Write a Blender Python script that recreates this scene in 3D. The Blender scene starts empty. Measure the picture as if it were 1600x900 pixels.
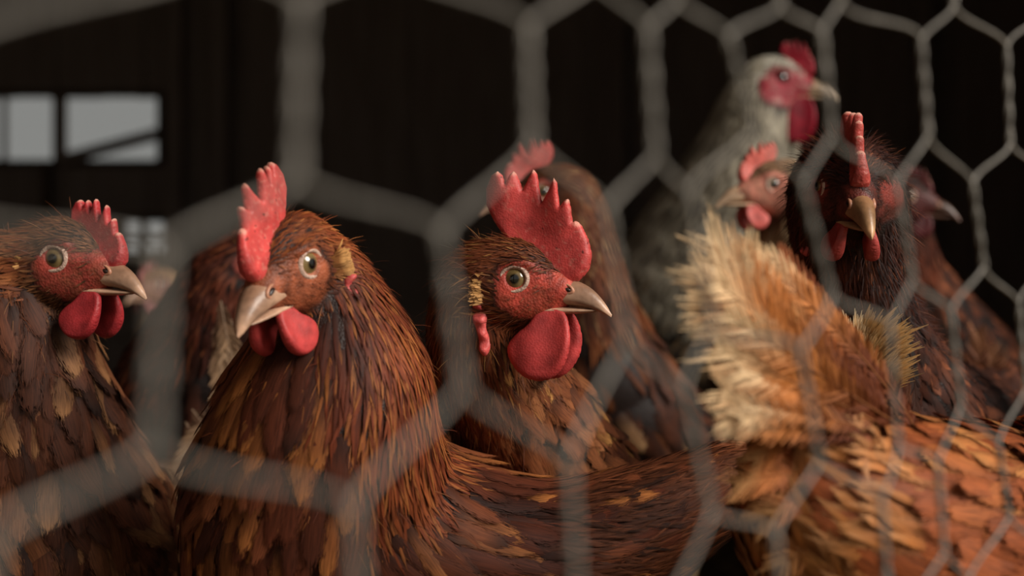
import bpy, bmesh, math, random
import numpy as np
from mathutils import Vector, Matrix, Euler

rng = np.random.RandomState(7)
random.seed(7)
scene = bpy.context.scene
COL = scene.collection

# ------------------------------------------------------------------ camera, sky, sun, exposure
FPX = 2222.22            # focal length in pixels of a 1600 px wide frame (50 mm on 36 mm)
CAMZ = 0.40              # lens height above the litter
cam_d = bpy.data.cameras.new('camera')
cam = bpy.data.objects.new('camera', cam_d)
COL.objects.link(cam)
cam.location = (0, 0, CAMZ)
cam.rotation_euler = (math.pi / 2, 0, 0)
cam_d.lens = 50.0
cam_d.sensor_width = 36.0
cam_d.clip_start = 0.01
cam_d.dof.use_dof = True
cam_d.dof.focus_distance = 0.625
cam_d.dof.aperture_fstop = 6.4
scene.camera = cam

world = bpy.data.worlds.new('overcast_sky')
scene.world = world
world.use_nodes = True
wn = world.node_tree.nodes
wn['Background'].inputs['Color'].default_value = (1.0, 0.965, 0.92, 1)
wn['Background'].inputs['Strength'].default_value = 0.34

sun_d = bpy.data.lights.new('hazy_sun', 'SUN')
sun_d.energy = 4.3
sun_d.angle = math.radians(32)
sun_d.color = (1.0, 0.93, 0.84)
sun = bpy.data.objects.new('hazy_sun', sun_d)
COL.objects.link(sun)
_d = Vector((0.80, -0.50, 0.58)).normalized()      # direction towards the sun
sun.rotation_euler = _d.to_track_quat('Z', 'Y').to_euler()

vs = scene.view_settings
vs.view_transform = 'Standard'
vs.look = 'None'
vs.gamma = 1.0
vs.exposure = 0.0
vs.use_curve_mapping = False
scene.cycles.max_bounces = 6
scene.cycles.transparent_max_bounces = 24
scene.cycles.use_denoising = True

# ------------------------------------------------------------------ small helpers
def at(px, py, d):
    """point at depth d (metres from the lens plane) seen at pixel px, py"""
    return np.array([(px - 800) / FPX * d, d, CAMZ + (450 - py) / FPX * d])

def lin(c):
    c = np.asarray(c, float) / 255.0
    return np.where(c <= 0.04045, c / 12.92, ((c + 0.055) / 1.055) ** 2.4)

def norm(a):
    return a / (np.linalg.norm(a, axis=-1, keepdims=True) + 1e-12)

def smooth(a, b, x):
    t = np.clip((x - a) / (b - a), 0, 1)
    return t * t * (3 - 2 * t)

def vnoise(P, scale, seed=0):
    """cheap smooth value noise, 0..1"""
    q = P * scale + seed * 17.13
    i = np.floor(q).astype(np.int64)
    f = q - i
    f = f * f * (3 - 2 * f)
    out = 0
    for dx in (0, 1):
        for dy in (0, 1):
            for dz in (0, 1):
                h = (i[:, 0] + dx) * 374761393 + (i[:, 1] + dy) * 668265263 + (i[:, 2] + dz) * 1274126177 + seed * 982451653
                h = (h ^ (h >> 13)) * 1274126177
                h = (h ^ (h >> 16)) & 0xffff
                w = (f[:, 0] if dx else 1 - f[:, 0]) * (f[:, 1] if dy else 1 - f[:, 1]) * (f[:, 2] if dz else 1 - f[:, 2])
                out = out + w * (h / 65535.0)
    return out

def link(name, me, parent=None, mat=None, base=None):
    o = bpy.data.objects.new(name, me)
    COL.objects.link(o)
    if parent is not None:
        o.parent = parent
    if mat is not None:
        me.materials.append(mat)
    return o

def mesh_from(name, V, F, parent=None, mat=None, col=None, uv=None, flat=False, base=None):
    """one mesh object from arrays; V in world space, moved into the parent's space when base is given"""
    V = np.asarray(V, float)
    if base is not None:
        V = V - np.asarray(base)
    F = np.asarray(F)
    me = bpy.data.meshes.new(name)
    n = F.shape[1]
    me.vertices.add(len(V))
    me.vertices.foreach_set('co', V.astype(np.float32).ravel())
    me.loops.add(F.size)
    me.loops.foreach_set('vertex_index', F.astype(np.int32).ravel())
    me.polygons.add(len(F))
    me.polygons.foreach_set('loop_start', np.arange(0, F.size, n, dtype=np.int32))
    me.update(calc_edges=True)
    if not flat:
        me.polygons.foreach_set('use_smooth', np.ones(len(F), bool))
    if col is not None:
        a = me.color_attributes.new('col', 'FLOAT_COLOR', 'POINT')
        c = np.ones((len(V), 4), np.float32)
        c[:, :np.shape(col)[1]] = col
        a.data.foreach_set('color', c.ravel())
    if uv is not None:
        l = me.uv_layers.new(name='UVMap')
        l.data.foreach_set('uv', np.asarray(uv, np.float32)[F.ravel()].ravel())
    me.validate()
    return link(name, me, parent, mat)

def tag(o, label=None, cat=None, group=None, kind=None):
    if label: o['label'] = label
    if cat: o['category'] = cat
    if group: o['group'] = group
    if kind: o['kind'] = kind
    return o

def empty(name, loc):
    o = bpy.data.objects.new(name, None)
    o.empty_display_size = 0.05
    COL.objects.link(o)
    o.location = loc
    return o

class MB:
    """collects boxes and prisms into one mesh"""
    def __init__(self): self.v, self.f = [], []
    def box(self, x0, x1, y0, y1, z0, z1):
        b = len(self.v)
        self.v += [(x, y, z) for z in (z0, z1) for y in (y0, y1) for x in (x0, x1)]
        for q in ((0, 2, 3, 1), (4, 5, 7, 6), (0, 1, 5, 4), (2, 6, 7, 3), (0, 4, 6, 2), (1, 3, 7, 5)):
            self.f.append(tuple(b + i for i in q))
        return self
    def beam(self, a, b, w, t, side):
        """rectangular beam from a to b: w wide along side, t thick across it"""
        a, b, side = np.array(a, float), np.array(b, float), norm(np.array(side, float))
        d = norm(b - a); other = norm(np.cross(d, side)); side = norm(np.cross(other, d))
        k = len(self.v)
        for p in (a, b):
            for su, sv in ((-1, -1), (1, -1), (1, 1), (-1, 1)):
                self.v.append(tuple(p + side * w / 2 * su + other * t / 2 * sv))
        for q in ((0, 3, 2, 1), (4, 5, 6, 7), (0, 1, 5, 4), (1, 2, 6, 5), (2, 3, 7, 6), (3, 0, 4, 7)):
            self.f.append(tuple(k + i for i in q))
        return self
    def prism(self, poly, z0, z1):
        n, b = len(poly), len(self.v)
        self.v += [(x, y, z0) for x, y in poly] + [(x, y, z1) for x, y in poly]
        self.f.append(tuple(b + i for i in reversed(range(n))))
        self.f.append(tuple(b + n + i for i in range(n)))
        for i in range(n):
            j = (i + 1) % n
            self.f.append((b + i, b + j, b + n + j, b + n + i))
        return self
    def build(self, name, mat, parent=None, bevel=0.0, base=(0, 0, 0)):
        me = bpy.data.meshes.new(name)
        me.from_pydata([tuple(np.array(v) - np.array(base)) for v in self.v], [], self.f)
        me.update()
        o = link(name, me, parent, mat)
        if bevel:
            m = o.modifiers.new('bevel', 'BEVEL'); m.width = bevel; m.segments = 2; m.limit_method = 'ANGLE'
        return o

def tube(pts, r, nseg=8, cap=True):
    """verts, quads of a round tube along pts; r scalar or per-point"""
    pts = np.asarray(pts, float)
    n = len(pts)
    r = np.broadcast_to(np.asarray(r, float), (n,))
    T = norm(np.gradient(pts, axis=0))
    ref = np.array([0.31, 0.87, 0.12]) if abs(T[0] @ norm(np.array([0.31, 0.87, 0.12]))) < 0.9 else np.array([1.0, 0, 0])
    u = norm(np.cross(T[0], ref))
    V = np.zeros((n, nseg, 3))
    a = np.arange(nseg) * 2 * np.pi / nseg
    for i in range(n):
        u = norm(u - T[i] * (u @ T[i])); w = np.cross(T[i], u)
        V[i] = pts[i] + r[i] * (np.cos(a)[:, None] * u + np.sin(a)[:, None] * w)
    F = [(i * nseg + j, i * nseg + (j + 1) % nseg, (i + 1) * nseg + (j + 1) % nseg, (i + 1) * nseg + j)
         for i in range(n - 1) for j in range(nseg)]
    return V.reshape(-1, 3), np.array(F)

def cat_mesh(parts):
    V, F, b = [], [], 0
    for v, f in parts:
        V.append(v); F.append(np.asarray(f) + b); b += len(v)
    return np.concatenate(V), np.concatenate(F)

# ------------------------------------------------------------------ materials
def new_mat(name):
    m = bpy.data.materials.new(name); m.use_nodes = True
    nt = m.node_tree
    return m, nt, nt.nodes, nt.links, nt.nodes['Principled BSDF']

def mat_vcol(name, rough=0.5, spec=0.4, noise=None, bump=0.0, bscale=900, sss=0.0, coat=0.0, streak=0.0, sheen=0.0, wrinkle=0.0):
    m, nt, N, L, P = new_mat(name)
    at_ = N.new('ShaderNodeAttribute'); at_.attribute_name = 'col'
    src = at_.outputs['Color']
    tc = N.new('ShaderNodeTexCoord')
    if streak:
        mp = N.new('ShaderNodeMapping'); mp.inputs['Scale'].default_value = (9, 1.4, 1)
        L.new(tc.outputs['UV'], mp.inputs['Vector'])
        nz = N.new('ShaderNodeTexNoise'); nz.inputs['Scale'].default_value = 2.2; nz.inputs['Detail'].default_value = 3
        L.new(mp.outputs[0], nz.inputs['Vector'])
        mr = N.new('ShaderNodeMapRange'); mr.inputs[1].default_value = 0.3; mr.inputs[2].default_value = 0.7
        mr.inputs[3].default_value = 1 - streak; mr.inputs[4].default_value = 1 + streak
        L.new(nz.outputs['Fac'], mr.inputs[0])
        mx = N.new('ShaderNodeVectorMath'); mx.operation = 'SCALE'
        L.new(src, mx.inputs[0]); L.new(mr.outputs[0], mx.inputs['Scale'])
        src = mx.outputs[0]
    if noise:
        sc, amt = noise
        nz = N.new('ShaderNodeTexNoise'); nz.inputs['Scale'].default_value = sc; nz.inputs['Detail'].default_value = 4
        L.new(tc.outputs['Object'], nz.inputs['Vector'])
        mr = N.new('ShaderNodeMapRange'); mr.inputs[1].default_value = 0.3; mr.inputs[2].default_value = 0.7
        mr.inputs[3].default_value = 1 - amt; mr.inputs[4].default_value = 1 + amt
        L.new(nz.outputs['Fac'], mr.inputs[0])
        mx = N.new('ShaderNodeVectorMath'); mx.operation = 'SCALE'
        L.new(src, mx.inputs[0]); L.new(mr.outputs[0], mx.inputs['Scale'])
        src = mx.outputs[0]
    L.new(src, P.inputs['Base Color'])
    if bump:
        vz = N.new('ShaderNodeTexVoronoi'); vz.inputs['Scale'].default_value = bscale
        L.new(tc.outputs['Object'], vz.inputs['Vector'])
        n2 = N.new('ShaderNodeTexNoise'); n2.inputs['Scale'].default_value = bscale * 0.45; n2.inputs['Detail'].default_value = 5
        L.new(tc.outputs['Object'], n2.inputs['Vector'])
        ad = N.new('ShaderNodeMath'); ad.operation = 'ADD'
        L.new(vz.outputs['Distance'], ad.inputs[0]); L.new(n2.outputs['Fac'], ad.inputs[1])
        b = N.new('ShaderNodeBump'); b.inputs['Strength'].default_value = bump; b.inputs['Distance'].default_value = 0.0006
        L.new(ad.outputs[0], b.inputs['Height']); L.new(b.outputs[0], P.inputs['Normal'])
    P.inputs['Roughness'].default_value = rough
    P.inputs['Specular IOR Level'].default_value = spec
    if sss:
        P.inputs['Subsurface Weight'].default_value = sss
        P.inputs['Subsurface Radius'].default_value = (1.0, 0.25, 0.15)
        P.inputs['Subsurface Scale'].default_value = 0.004
    if coat:
        P.inputs['Coat Weight'].default_value = coat; P.inputs['Coat Roughness'].default_value = 0.04
    if sheen:
        P.inputs['Sheen Weight'].default_value = sheen
    return m

def mat_noise(name, c0, c1, scale, rough=0.8, stretch=(1, 1, 1), bump=0.3, metal=0.0, spec=0.3, bdist=0.01):
    m, nt, N, L, P = new_mat(name)
    tc = N.new('ShaderNodeTexCoord'); mp = N.new('ShaderNodeMapping'); mp.inputs['Scale'].default_value = stretch
    L.new(tc.outputs['Object'], mp.inputs['Vector'])
    nz = N.new('ShaderNodeTexNoise'); nz.inputs['Scale'].default_value = scale; nz.inputs['Detail'].default_value = 6
    L.new(mp.outputs[0], nz.inputs['Vector'])
    cr = N.new('ShaderNodeValToRGB')
    cr.color_ramp.elements[0].position = 0.3; cr.color_ramp.elements[1].position = 0.7
    cr.color_ramp.elements[0].color = (*lin(c0), 1); cr.color_ramp.elements[1].color = (*lin(c1), 1)
    L.new(nz.outputs['Fac'], cr.inputs[0]); L.new(cr.outputs[0], P.inputs['Base Color'])
    b = N.new('ShaderNodeBump'); b.inputs['Strength'].default_value = bump; b.inputs['Distance'].default_value = bdist
    L.new(nz.outputs['Fac'], b.inputs['Height']); L.new(b.outputs[0], P.inputs['Normal'])
    P.inputs['Roughness'].default_value = rough; P.inputs['Metallic'].default_value = metal
    P.inputs['Specular IOR Level'].default_value = spec
    return m

M_skin = mat_vcol('face_skin', rough=0.55, spec=0.35, noise=(260, 0.3), bump=0.42, bscale=900, sss=0.08)
M_comb = mat_vcol('comb_flesh', rough=0.5, spec=0.35, noise=(160, 0.2), bump=0.2, bscale=1100, sss=0.15)
def fringe(m):
    """feather vanes end in loose barbs: the outer rim breaks up between them"""
    nt = m.node_tree; N, L, P = nt.nodes, nt.links, nt.nodes['Principled BSDF']
    a_ = [n for n in N if n.type == 'ATTRIBUTE'][0]
    tc = N.new('ShaderNodeTexCoord'); mp = N.new('ShaderNodeMapping'); mp.inputs['Scale'].default_value = (24, 4.5, 1)
    L.new(tc.outputs['UV'], mp.inputs['Vector'])
    nz = N.new('ShaderNodeTexNoise'); nz.inputs['Scale'].default_value = 1.6; nz.inputs['Detail'].default_value = 2
    L.new(mp.outputs[0], nz.inputs['Vector'])
    mr = N.new('ShaderNodeMapRange'); mr.inputs[1].default_value = 0.3; mr.inputs[2].default_value = 0.7; mr.inputs[3].default_value = -0.05; mr.inputs[4].default_value = 0.62
    L.new(nz.outputs['Fac'], mr.inputs[0])
    gt = N.new('ShaderNodeMath'); gt.operation = 'GREATER_THAN'
    L.new(a_.outputs['Alpha'], gt.inputs[0]); L.new(mr.outputs[0], gt.inputs[1])
    L.new(gt.outputs[0], P.inputs['Alpha'])
M_feather = mat_vcol('feather', rough=0.62, spec=0.22, streak=0.42)
fringe(M_feather)
M_beak = mat_vcol('horn', rough=0.36, spec=0.5, noise=(300, 0.16), bump=0.12, bscale=500)
M_eye = mat_vcol('eye', rough=0.12, spec=0.5, coat=1.0)
M_lid = mat_vcol('eyelid', rough=0.5, spec=0.4, bump=0.5, bscale=900)
M_leg = mat_vcol('leg_scale', rough=0.55, spec=0.4, bump=0.6, bscale=300)
M_wire = mat_noise('galvanised_wire', (108, 103, 96), (146, 140, 132), 260, rough=0.55, bump=0.25, metal=0.35, spec=0.5, bdist=0.0004)
M_wood = mat_noise('dark_old_wood', (128, 112, 102), (152, 136, 126), 9, rough=0.85, stretch=(6, 6, 0.5), bump=0.5)
M_wood2 = mat_noise('weathered_frame_wood', (70, 56, 45), (104, 86, 70), 9, rough=0.85, stretch=(6, 6, 0.5), bump=0.5)
M_roof = mat_noise('roof_board', (100, 86, 76), (126, 110, 98), 7, rough=0.9, stretch=(0.5, 6, 6))
M_floor = mat_noise('trodden_litter', (58, 44, 33), (98, 76, 54), 30, rough=0.95, bump=0.8)
M_ground = mat_noise('yard_ground', (92, 86, 62), (130, 120, 88), 6, rough=0.95, bump=0.6)
M_straw = mat_vcol('straw', rough=0.6, spec=0.3)

# ------------------------------------------------------------------ the shed
FD = np.array([0.6205, 0.7842, 0.0])          # direction of the wire front
FN = np.array([0.7842, -0.6205, 0.0])         # points out of the shed, towards the yard
P0 = at(0, 450, 1 / 6.6); P0[2] = 0           # where the wire crosses the left edge of the view
def fence_at(px, py):
    return at(px, py, 1.0 / (6.6 - 0.002557 * px))
P0 = np.array([*fence_at(0, 450)[:2], 0.0])
_q = fence_at(1600, 450) - fence_at(0, 450)
FD = norm(np.array([_q[0], _q[1], 0.0])); FN = np.array([FD[1], -FD[0], 0.0])
def fpt(s, h, out=0.0):
    return P0 + FD * s + FN * out + np.array([0, 0, h])

XL, YB = -2.3, 4.5
tl = (XL - P0[0]) / FD[0]; tb = (YB - P0[1]) / FD[1]
cA = (P0 + FD * tl)[:2]; cB = (P0 + FD * tb)[:2]
ov = FN[:2] * 0.35
fl = MB().prism([tuple(cA), tuple(cB), (XL, YB)], -0.05, 0.0).build('floor', M_floor); tag(fl, kind='structure')
gr = MB().box(-30, 30, -30, 40, -0.12, -0.06).build('ground', M_ground); tag(gr, kind='structure')
ro = MB().prism([tuple(cA + ov), tuple(cB + ov), (cB[0] + ov[0], YB + 0.15), (XL - 0.15, YB + 0.15), (XL - 0.15, cA[1] + ov[1])], 1.62, 1.68).build('ceiling', M_roof)
tag(ro, kind='structure')
wf = MB().beam(fpt(1.22, 1.0, 0.02), fpt(tb, 1.0, 0.02), 2.1, 0.03, (0, 0, 1)).build('wall_sun_block', M_wood); tag(wf, kind='structure')  # unseen board wall, added to keep the sun off the back wall
wl = MB().box(XL - 0.06, XL, cA[1], YB + 0.06, -0.05, 2.1).build('wall_left', M_wood); tag(wl, kind='structure')

# back wall: upright planks with two glazed openings
def wx(px): return (px - 800) / FPX * YB
def wz(py): return CAMZ + (450 - py) / FPX * YB
openings = [(wx(-40), wx(246), wz(250), wz(151)), (wx(197), wx(257), wz(393), wz(346))]
wb = empty('wall_back', (0, YB, 0)); tag(wb, kind='structure')
pw = 0.14
x = XL; k = 0
while x < cB[0]:
    a, b = x - 0.014, min(x + pw + 0.014, cB[0])
    y0 = YB + (0.008 if k % 2 else 0.026) + rng.uniform(-0.003, 0.003)
    m = MB()
    spans = [(a, b, [(0.0, 2.1)])]
    cuts = sorted({a, b} | {v for o in openings for v in o[:2] if a < v < b})
    for u0, u1 in zip(cuts[:-1], cuts[1:]):
        zs = [(-0.05, 2.1)]
        for o in openings:
            if o[0] < (u0 + u1) / 2 < o[1]:
                nz = []
                for z0, z1 in zs:
                    if o[2] > z0 and o[3] < z1: nz += [(z0, o[2]), (o[3], z1)]
                    else: nz.append((z0, z1))
                zs = nz
        for z0, z1 in zs:
            m.box(u0, u1, y0, y0 + 0.018, z0, z1)
    m.build('plank', M_wood, wb, base=(0, YB, 0))
    x += pw; k += 1
bk = MB()
for z in (0.25, 1.45): bk.box(XL, cB[0] - 0.1, YB - 0.05, YB, z, z + 0.07)
bk.build('rail', M_wood, wb, base=(0, YB, 0))
MB().box(wx(70), wx(84), YB - 0.04, YB - 0.005, wz(345), wz(262)).build('batten', M_wood2, wb, base=(0, YB, 0))
for sx in (-1.07, -0.93, 0.3, 1.25, 2.2):
    MB().box(sx, sx + 0.045, YB - 0.1, YB - 0.052, 0.0, 2.1).build('stud', M_wood, wb, base=(0, YB, 0))

# dusty plastic sheet in the openings
m_, nt, N, L, P = new_mat('dusty_pane')
N.remove(P)
tr = N.new('ShaderNodeBsdfTransparent'); tr.inputs[0].default_value = (0.93, 0.95, 0.95, 1)
df = N.new('ShaderNodeBsdfDiffuse'); df.inputs[0].default_value = (0.3, 0.29, 0.27, 1)
mx = N.new('ShaderNodeMixShader'); mx.inputs[0].default_value = 0.12
L.new(tr.outputs[0], mx.inputs[1]); L.new(df.outputs[0], mx.inputs[2])
L.new(mx.outputs[0], N['Material Output'].inputs['Surface'])
M_pane = m_

def window(name, o, bars, diag=None):
    x0, x1, z0, z1 = o
    c = (0, YB, 0)
    w = empty(name, c); tag(w, kind='structure')
    fr = MB()
    t = 0.02
    fr.box(x0 - t, x1 + t, YB - 0.012, YB + 0.006, z1, z1 + t); fr.box(x0 - t, x1 + t, YB - 0.012, YB + 0.006, z0 - t, z0)
    fr.box(x0 - t, x0, YB - 0.012, YB + 0.006, z0, z1); fr.box(x1, x1 + t, YB - 0.012, YB + 0.006, z0, z1)
    fr.build('window_frame', M_wood2, w, base=c)
    for b in bars:
        MB().box(b[0], b[1], YB - 0.02, YB + 0.01, b[2], b[3]).build('mullion', M_wood, w, base=c)
    if diag:
        MB().beam(diag[0], diag[1], diag[2], 0.03, (0, 0, 1)).build('brace', M_wood, w, base=c)
    MB().box(x0, x1, YB + 0.048, YB + 0.051, z0 - 0.01, z1 + 0.01).build('pane', M_pane, w, base=c)
    return w
o = openings[0]
window('window_1', o, [(wx(85), wx(104), o[2], o[3]), (wx(5), wx(10), o[2], o[3])],
       ((wx(98), YB - 0.03, wz(252)), (wx(250), YB - 0.03, wz(211)), 0.034))
o = openings[1]
window('window_2', o, [(wx(220), wx(230), o[2], o[3]), (o[0], o[1], wz(377.5), wz(369))])

# ------------------------------------------------------------------ chicken wire
fence = empty('wire_fence', tuple(fpt(0, 0)))
tag(fence, 'galvanised hexagonal chicken wire stretched across the front of the coop', 'fence')
FB = fpt(0, 0)
T = {}
def tr_(k, r, top, bot): T[(k, r)] = (top, bot)
for k, r, a, b in [
    (0, 0, (470, 8), (463, 268)), (2, 0, (825, 50), (830, 216)), (4, 0, (1012, 45), (1024, 235)), (6, 0, (1138, 60), (1178, 198)),
    (8, 0, (1284, 52), (1300, 208)), (10, 0, (1439, 65), (1450, 206)), (12, 0, (1573, 78), (1578, 221)),
    (-1, 0, (255, 402), (238, 690)), (1, 0, (690, 368), (722, 598)), (3, 0, (948, 332), (978, 525)), (5, 0, (1078, 306), (1112, 506)),
    (7, 0, (1256, 298), (1298, 456)), (9, 0, (1402, 292), (1425, 432)), (11, 0, (1520, 288), (1537, 414)), (13, 0, (1632, 280), (1642, 405)),
    (0, 1, (552, 802), (570, 1060)), (2, 1, (890, 735), (903, 930)), (4, 1, (1070, 618), (1110, 790)), (6, 1, (1250, 552), (1280, 716)),
    (8, 1, (1390, 512), (1402, 690)), (10, 1, (1486, 492), (1500, 630)), (12, 1, (1592, 478), (1602, 606)),
    (3, 1, (1046, 945), (1080, 1130)), (5, 1, (1212, 838), (1222, 965)), (7, 1, (1377, 785), (1386, 905)), (9, 1, (1465, 727), (1475, 860)), (11, 1, (1560, 697), (1576, 803)),
    (13, 1, (1648, 680), (1655, 790)), (8, 2, (1436, 935), (1446, 1060)), (10, 2, (1513, 912), (1522, 1040)), (12, 2, (1632, 870), (1640, 985)),
    (-2, 0, (-70, 75), (-80, 330)), (-2, 1, (-20, 850), (-30, 1150)),
    (3, -1, (920, -190), (928, -38)), (5, -1, (1050, -150), (1056, -8)), (7, -1, (1210, -140), (1218, 2)), (9, -1, (1308, -135), (1313, -3)),
    (11, -1, (1488, -120), (1490, 4)), (13, -1, (1634, -110), (1638, 8)), (1, -1, (600, -290), (604, -70)), (-1, -1, (330, -380), (335, -80))]:
    tr_(k, r, a, b)
def sh(p):
    q = fence_at(*p) - P0
    return np.array([q @ FD, q[2]])
nodes = {}
S0 = sh((468, 10))[0]
for k in range(-14, 30):
    for r in range(-6, 6):
        if (k, r) in T:
            nodes[(k, r)] = (sh(T[(k, r)][0]), sh(T[(k, r)][1]), True)
        else:
            s = S0 + k * 0.0218 + rng.uniform(-.001, .001)
            h = 0.4366 + 0.002 * k - r * 0.07 - (0.035 if k % 2 else 0) + rng.uniform(-.001, .001)
            nodes[(k, r)] = (np.array([s, h]), np.array([s + .001, h - 0.023]), False)
WR = 0.00047
def strand_pts(p, q, n=11):
    """single wire from the foot of one twist to the head of the next, leaving both along the twist"""
    c = 0.26 * np.linalg.norm(q - p)
    dn = np.array([0, -1.0])
    P_ = np.stack([p, p + dn * c * 0.55, q - dn * c * 0.55, q])
    t = np.linspace(0, 1, n)[:, None]
    c2 = (1 - t) ** 3 * P_[0] + 3 * t * (1 - t) ** 2 * P_[1] + 3 * t * t * (1 - t) * P_[2] + t ** 3 * P_[3]
    wob = np.sin(t[:, 0] * np.pi) * rng.uniform(-0.0009, 0.0009)
    return np.array([fpt(a[0], a[1], w) for a, w in zip(c2, wob)])
def twist_parts(p, q, nseg, n):
    t = np.linspace(-0.03, 1.03, n)
    ax = np.array([fpt(*(p * (1 - u) + q * u)) for u in t])
    out = []
    for ph in (0, np.pi):
        a = t * 2 * np.pi * 1.75 + ph
        pts = ax + WR * 0.95 * (np.cos(a)[:, None] * FD + np.sin(a)[:, None] * FN)
        out.append(tube(pts, WR, nseg))
    return out
far = []
def hole(k, r): return (k, r) in nodes
for (k, r), (tp, bt, traced) in nodes.items():
    if not (0.06 < bt[1] and tp[1] < 0.86): continue
    inner = traced
    tw = twist_parts(tp, bt, 7 if inner else 4, 34 if inner else 12)
    if inner:
        V, F = cat_mesh(tw); mesh_from('twist', V, F, fence, M_wire, base=FB)
    else: far += tw
    for dk in (-1, 1):
        nk = (k + dk, r if k % 2 == 0 else r + 1)
        if nk in nodes and nodes[nk][0][1] > 0.06:
            q = nodes[nk][0]
            v = traced or nodes[nk][2]
            V, F = tube(strand_pts(bt, q, 14 if v else 6), WR, 8 if v else 4)
            if v: mesh_from('strand', V, F, fence, M_wire, base=FB)
            else: far.append((V, F))
V, F = cat_mesh(far)
tag(mesh_from('outer_mesh', V, F, fence, M_wire, base=FB), kind='stuff')
sL, sR = nodes[(-14, 0)][0][0], nodes[(29, 0)][0][0]
for nm, s in (('post', sL - 0.03), ('post', sR + 0.03)):
    MB().beam(fpt(s, -0.02, -0.03), fpt(s, 2.1, -0.03), 0.06, 0.06, FD).build(nm, M_wood2, fence, base=FB)
for h in (0.05, 0.9):
    MB().beam(fpt(sL - 0.06, h, 0.02), fpt(sR + 0.06, h, 0.02), 0.07, 0.022, (0, 0, 1)).build('fence_rail', M_wood2, fence, base=FB)

# ------------------------------------------------------------------ implicit surfaces
def surface_nets(f, lo, hi, h, newton=3):
    lo = np.asarray(lo, float); c = 6
    dims = [int(math.ceil((hi[i] - lo[i]) / h / c)) * c for i in range(3)]
    bx = [lo[i] + (np.arange(dims[i] // c) * c + (c - 1) / 2) * h for i in range(3)]
    G = np.stack(np.meshgrid(*bx, indexing='ij'), -1)
    Dc = f(G.reshape(-1, 3)).reshape(G.shape[:3])
    D = Dc.astype(np.float32).repeat(c, 0).repeat(c, 1).repeat(c, 2)
    idx = np.argwhere(np.abs(D) < c * h * 1.25)
    D[idx[:, 0], idx[:, 1], idx[:, 2]] = f(lo + idx * h)
    S = D < 0
    c8 = [S[i:dims[0] - 1 + i, j:dims[1] - 1 + j, k:dims[2] - 1 + k] for i in (0, 1) for j in (0, 1) for k in (0, 1)]
    cnt = sum(x.astype(np.int8) for x in c8)
    mixed = (cnt > 0) & (cnt < 8)
    cells = np.argwhere(mixed)
    ids = np.full(mixed.shape, -1, np.int32); ids[mixed] = np.arange(len(cells))
    acc = np.zeros((len(cells), 3)); n = np.zeros(len(cells))
    corners = [(i, j, k) for i in (0, 1) for j in (0, 1) for k in (0, 1)]
    for a in corners:
        for ax in range(3):
            if a[ax] == 1: continue
            b = list(a); b[ax] = 1
            A = cells + a; B = cells + b
            da = D[A[:, 0], A[:, 1], A[:, 2]]; db = D[B[:, 0], B[:, 1], B[:, 2]]
            m = (da < 0) != (db < 0)
            t = np.where(m, da / np.where(m, da - db, 1), 0)
            acc[m] += (A + (B - A) * t[:, None])[m]; n[m] += 1
    V = lo + acc / n[:, None] * h
    for _ in range(newton):
        d = f(V); g = grad(f, V, h * 0.4)
        V = V - g * np.clip(d, -h, h)[:, None] * 0.7
    faces = []
    for ax in range(3):
        sl0 = [slice(1, d - 1) for d in dims]; sl1 = list(sl0)
        sl0[ax] = slice(0, dims[ax] - 1); sl1[ax] = slice(1, dims[ax])
        a, b = S[tuple(sl0)], S[tuple(sl1)]
        for flip, msk in ((False, a & ~b), (True, ~a & b)):
            e = np.argwhere(msk)
            off = np.ones(3, int); off[ax] = 0
            e = e + off
            u, w = (ax + 1) % 3, (ax + 2) % 3
            q = []
            for du, dw in ((-1, -1), (0, -1), (0, 0), (-1, 0)):
                z = e.copy(); z[:, u] += du; z[:, w] += dw
                q.append(ids[z[:, 0], z[:, 1], z[:, 2]])
            q = np.stack(q, 1)
            faces.append(q[:, ::-1] if flip else q)
    F = np.concatenate(faces)
    return V, F[(F >= 0).all(1)]

TET = np.array([[1, -1, -1], [-1, -1, 1], [-1, 1, -1], [1, 1, 1.0]])
def grad(f, P, e=0.0006):
    n = len(P)
    d = f((P[None] + e * TET[:, None]).reshape(-1, 3)).reshape(4, n)
    return norm(d.T @ TET)

def smin(a, b, k):
    h = np.clip(0.5 + 0.5 * (b - a) / k, 0, 1)
    return b * (1 - h) + a * h - k * h * (1 - h)

def poly_sd(P, poly):
    """signed distance to a closed 2-D polygon (negative inside)"""
    poly = np.asarray(poly, float); n = len(poly)
    d = np.full(len(P), 1e9); ins = np.zeros(len(P), bool)
    for i in range(n):
        a, b = poly[i], poly[(i + 1) % n]
        e = b - a; w = P - a
        t = np.clip((w @ e) / (e @ e), 0, 1)
        d = np.minimum(d, ((w - t[:, None] * e) ** 2).sum(1))
        c = ((a[1] <= P[:, 1]) & (P[:, 1] < b[1])) | ((b[1] <= P[:, 1]) & (P[:, 1] < a[1]))
        xi = a[0] + (P[:, 1] - a[1]) / np.where(e[1] == 0, 1e-9, e[1]) * e[0]
        ins ^= c & (P[:, 0] < xi)
    d = np.sqrt(d)
    return np.where(ins, -d, d)

def round_poly(poly, it=2):
    p = np.asarray(poly, float)
    for _ in range(it):
        q = np.roll(p, -1, 0)
        p = np.stack([p * 0.75 + q * 0.25, p * 0.25 + q * 0.75], 1).reshape(-1, 2)
    return p

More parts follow.
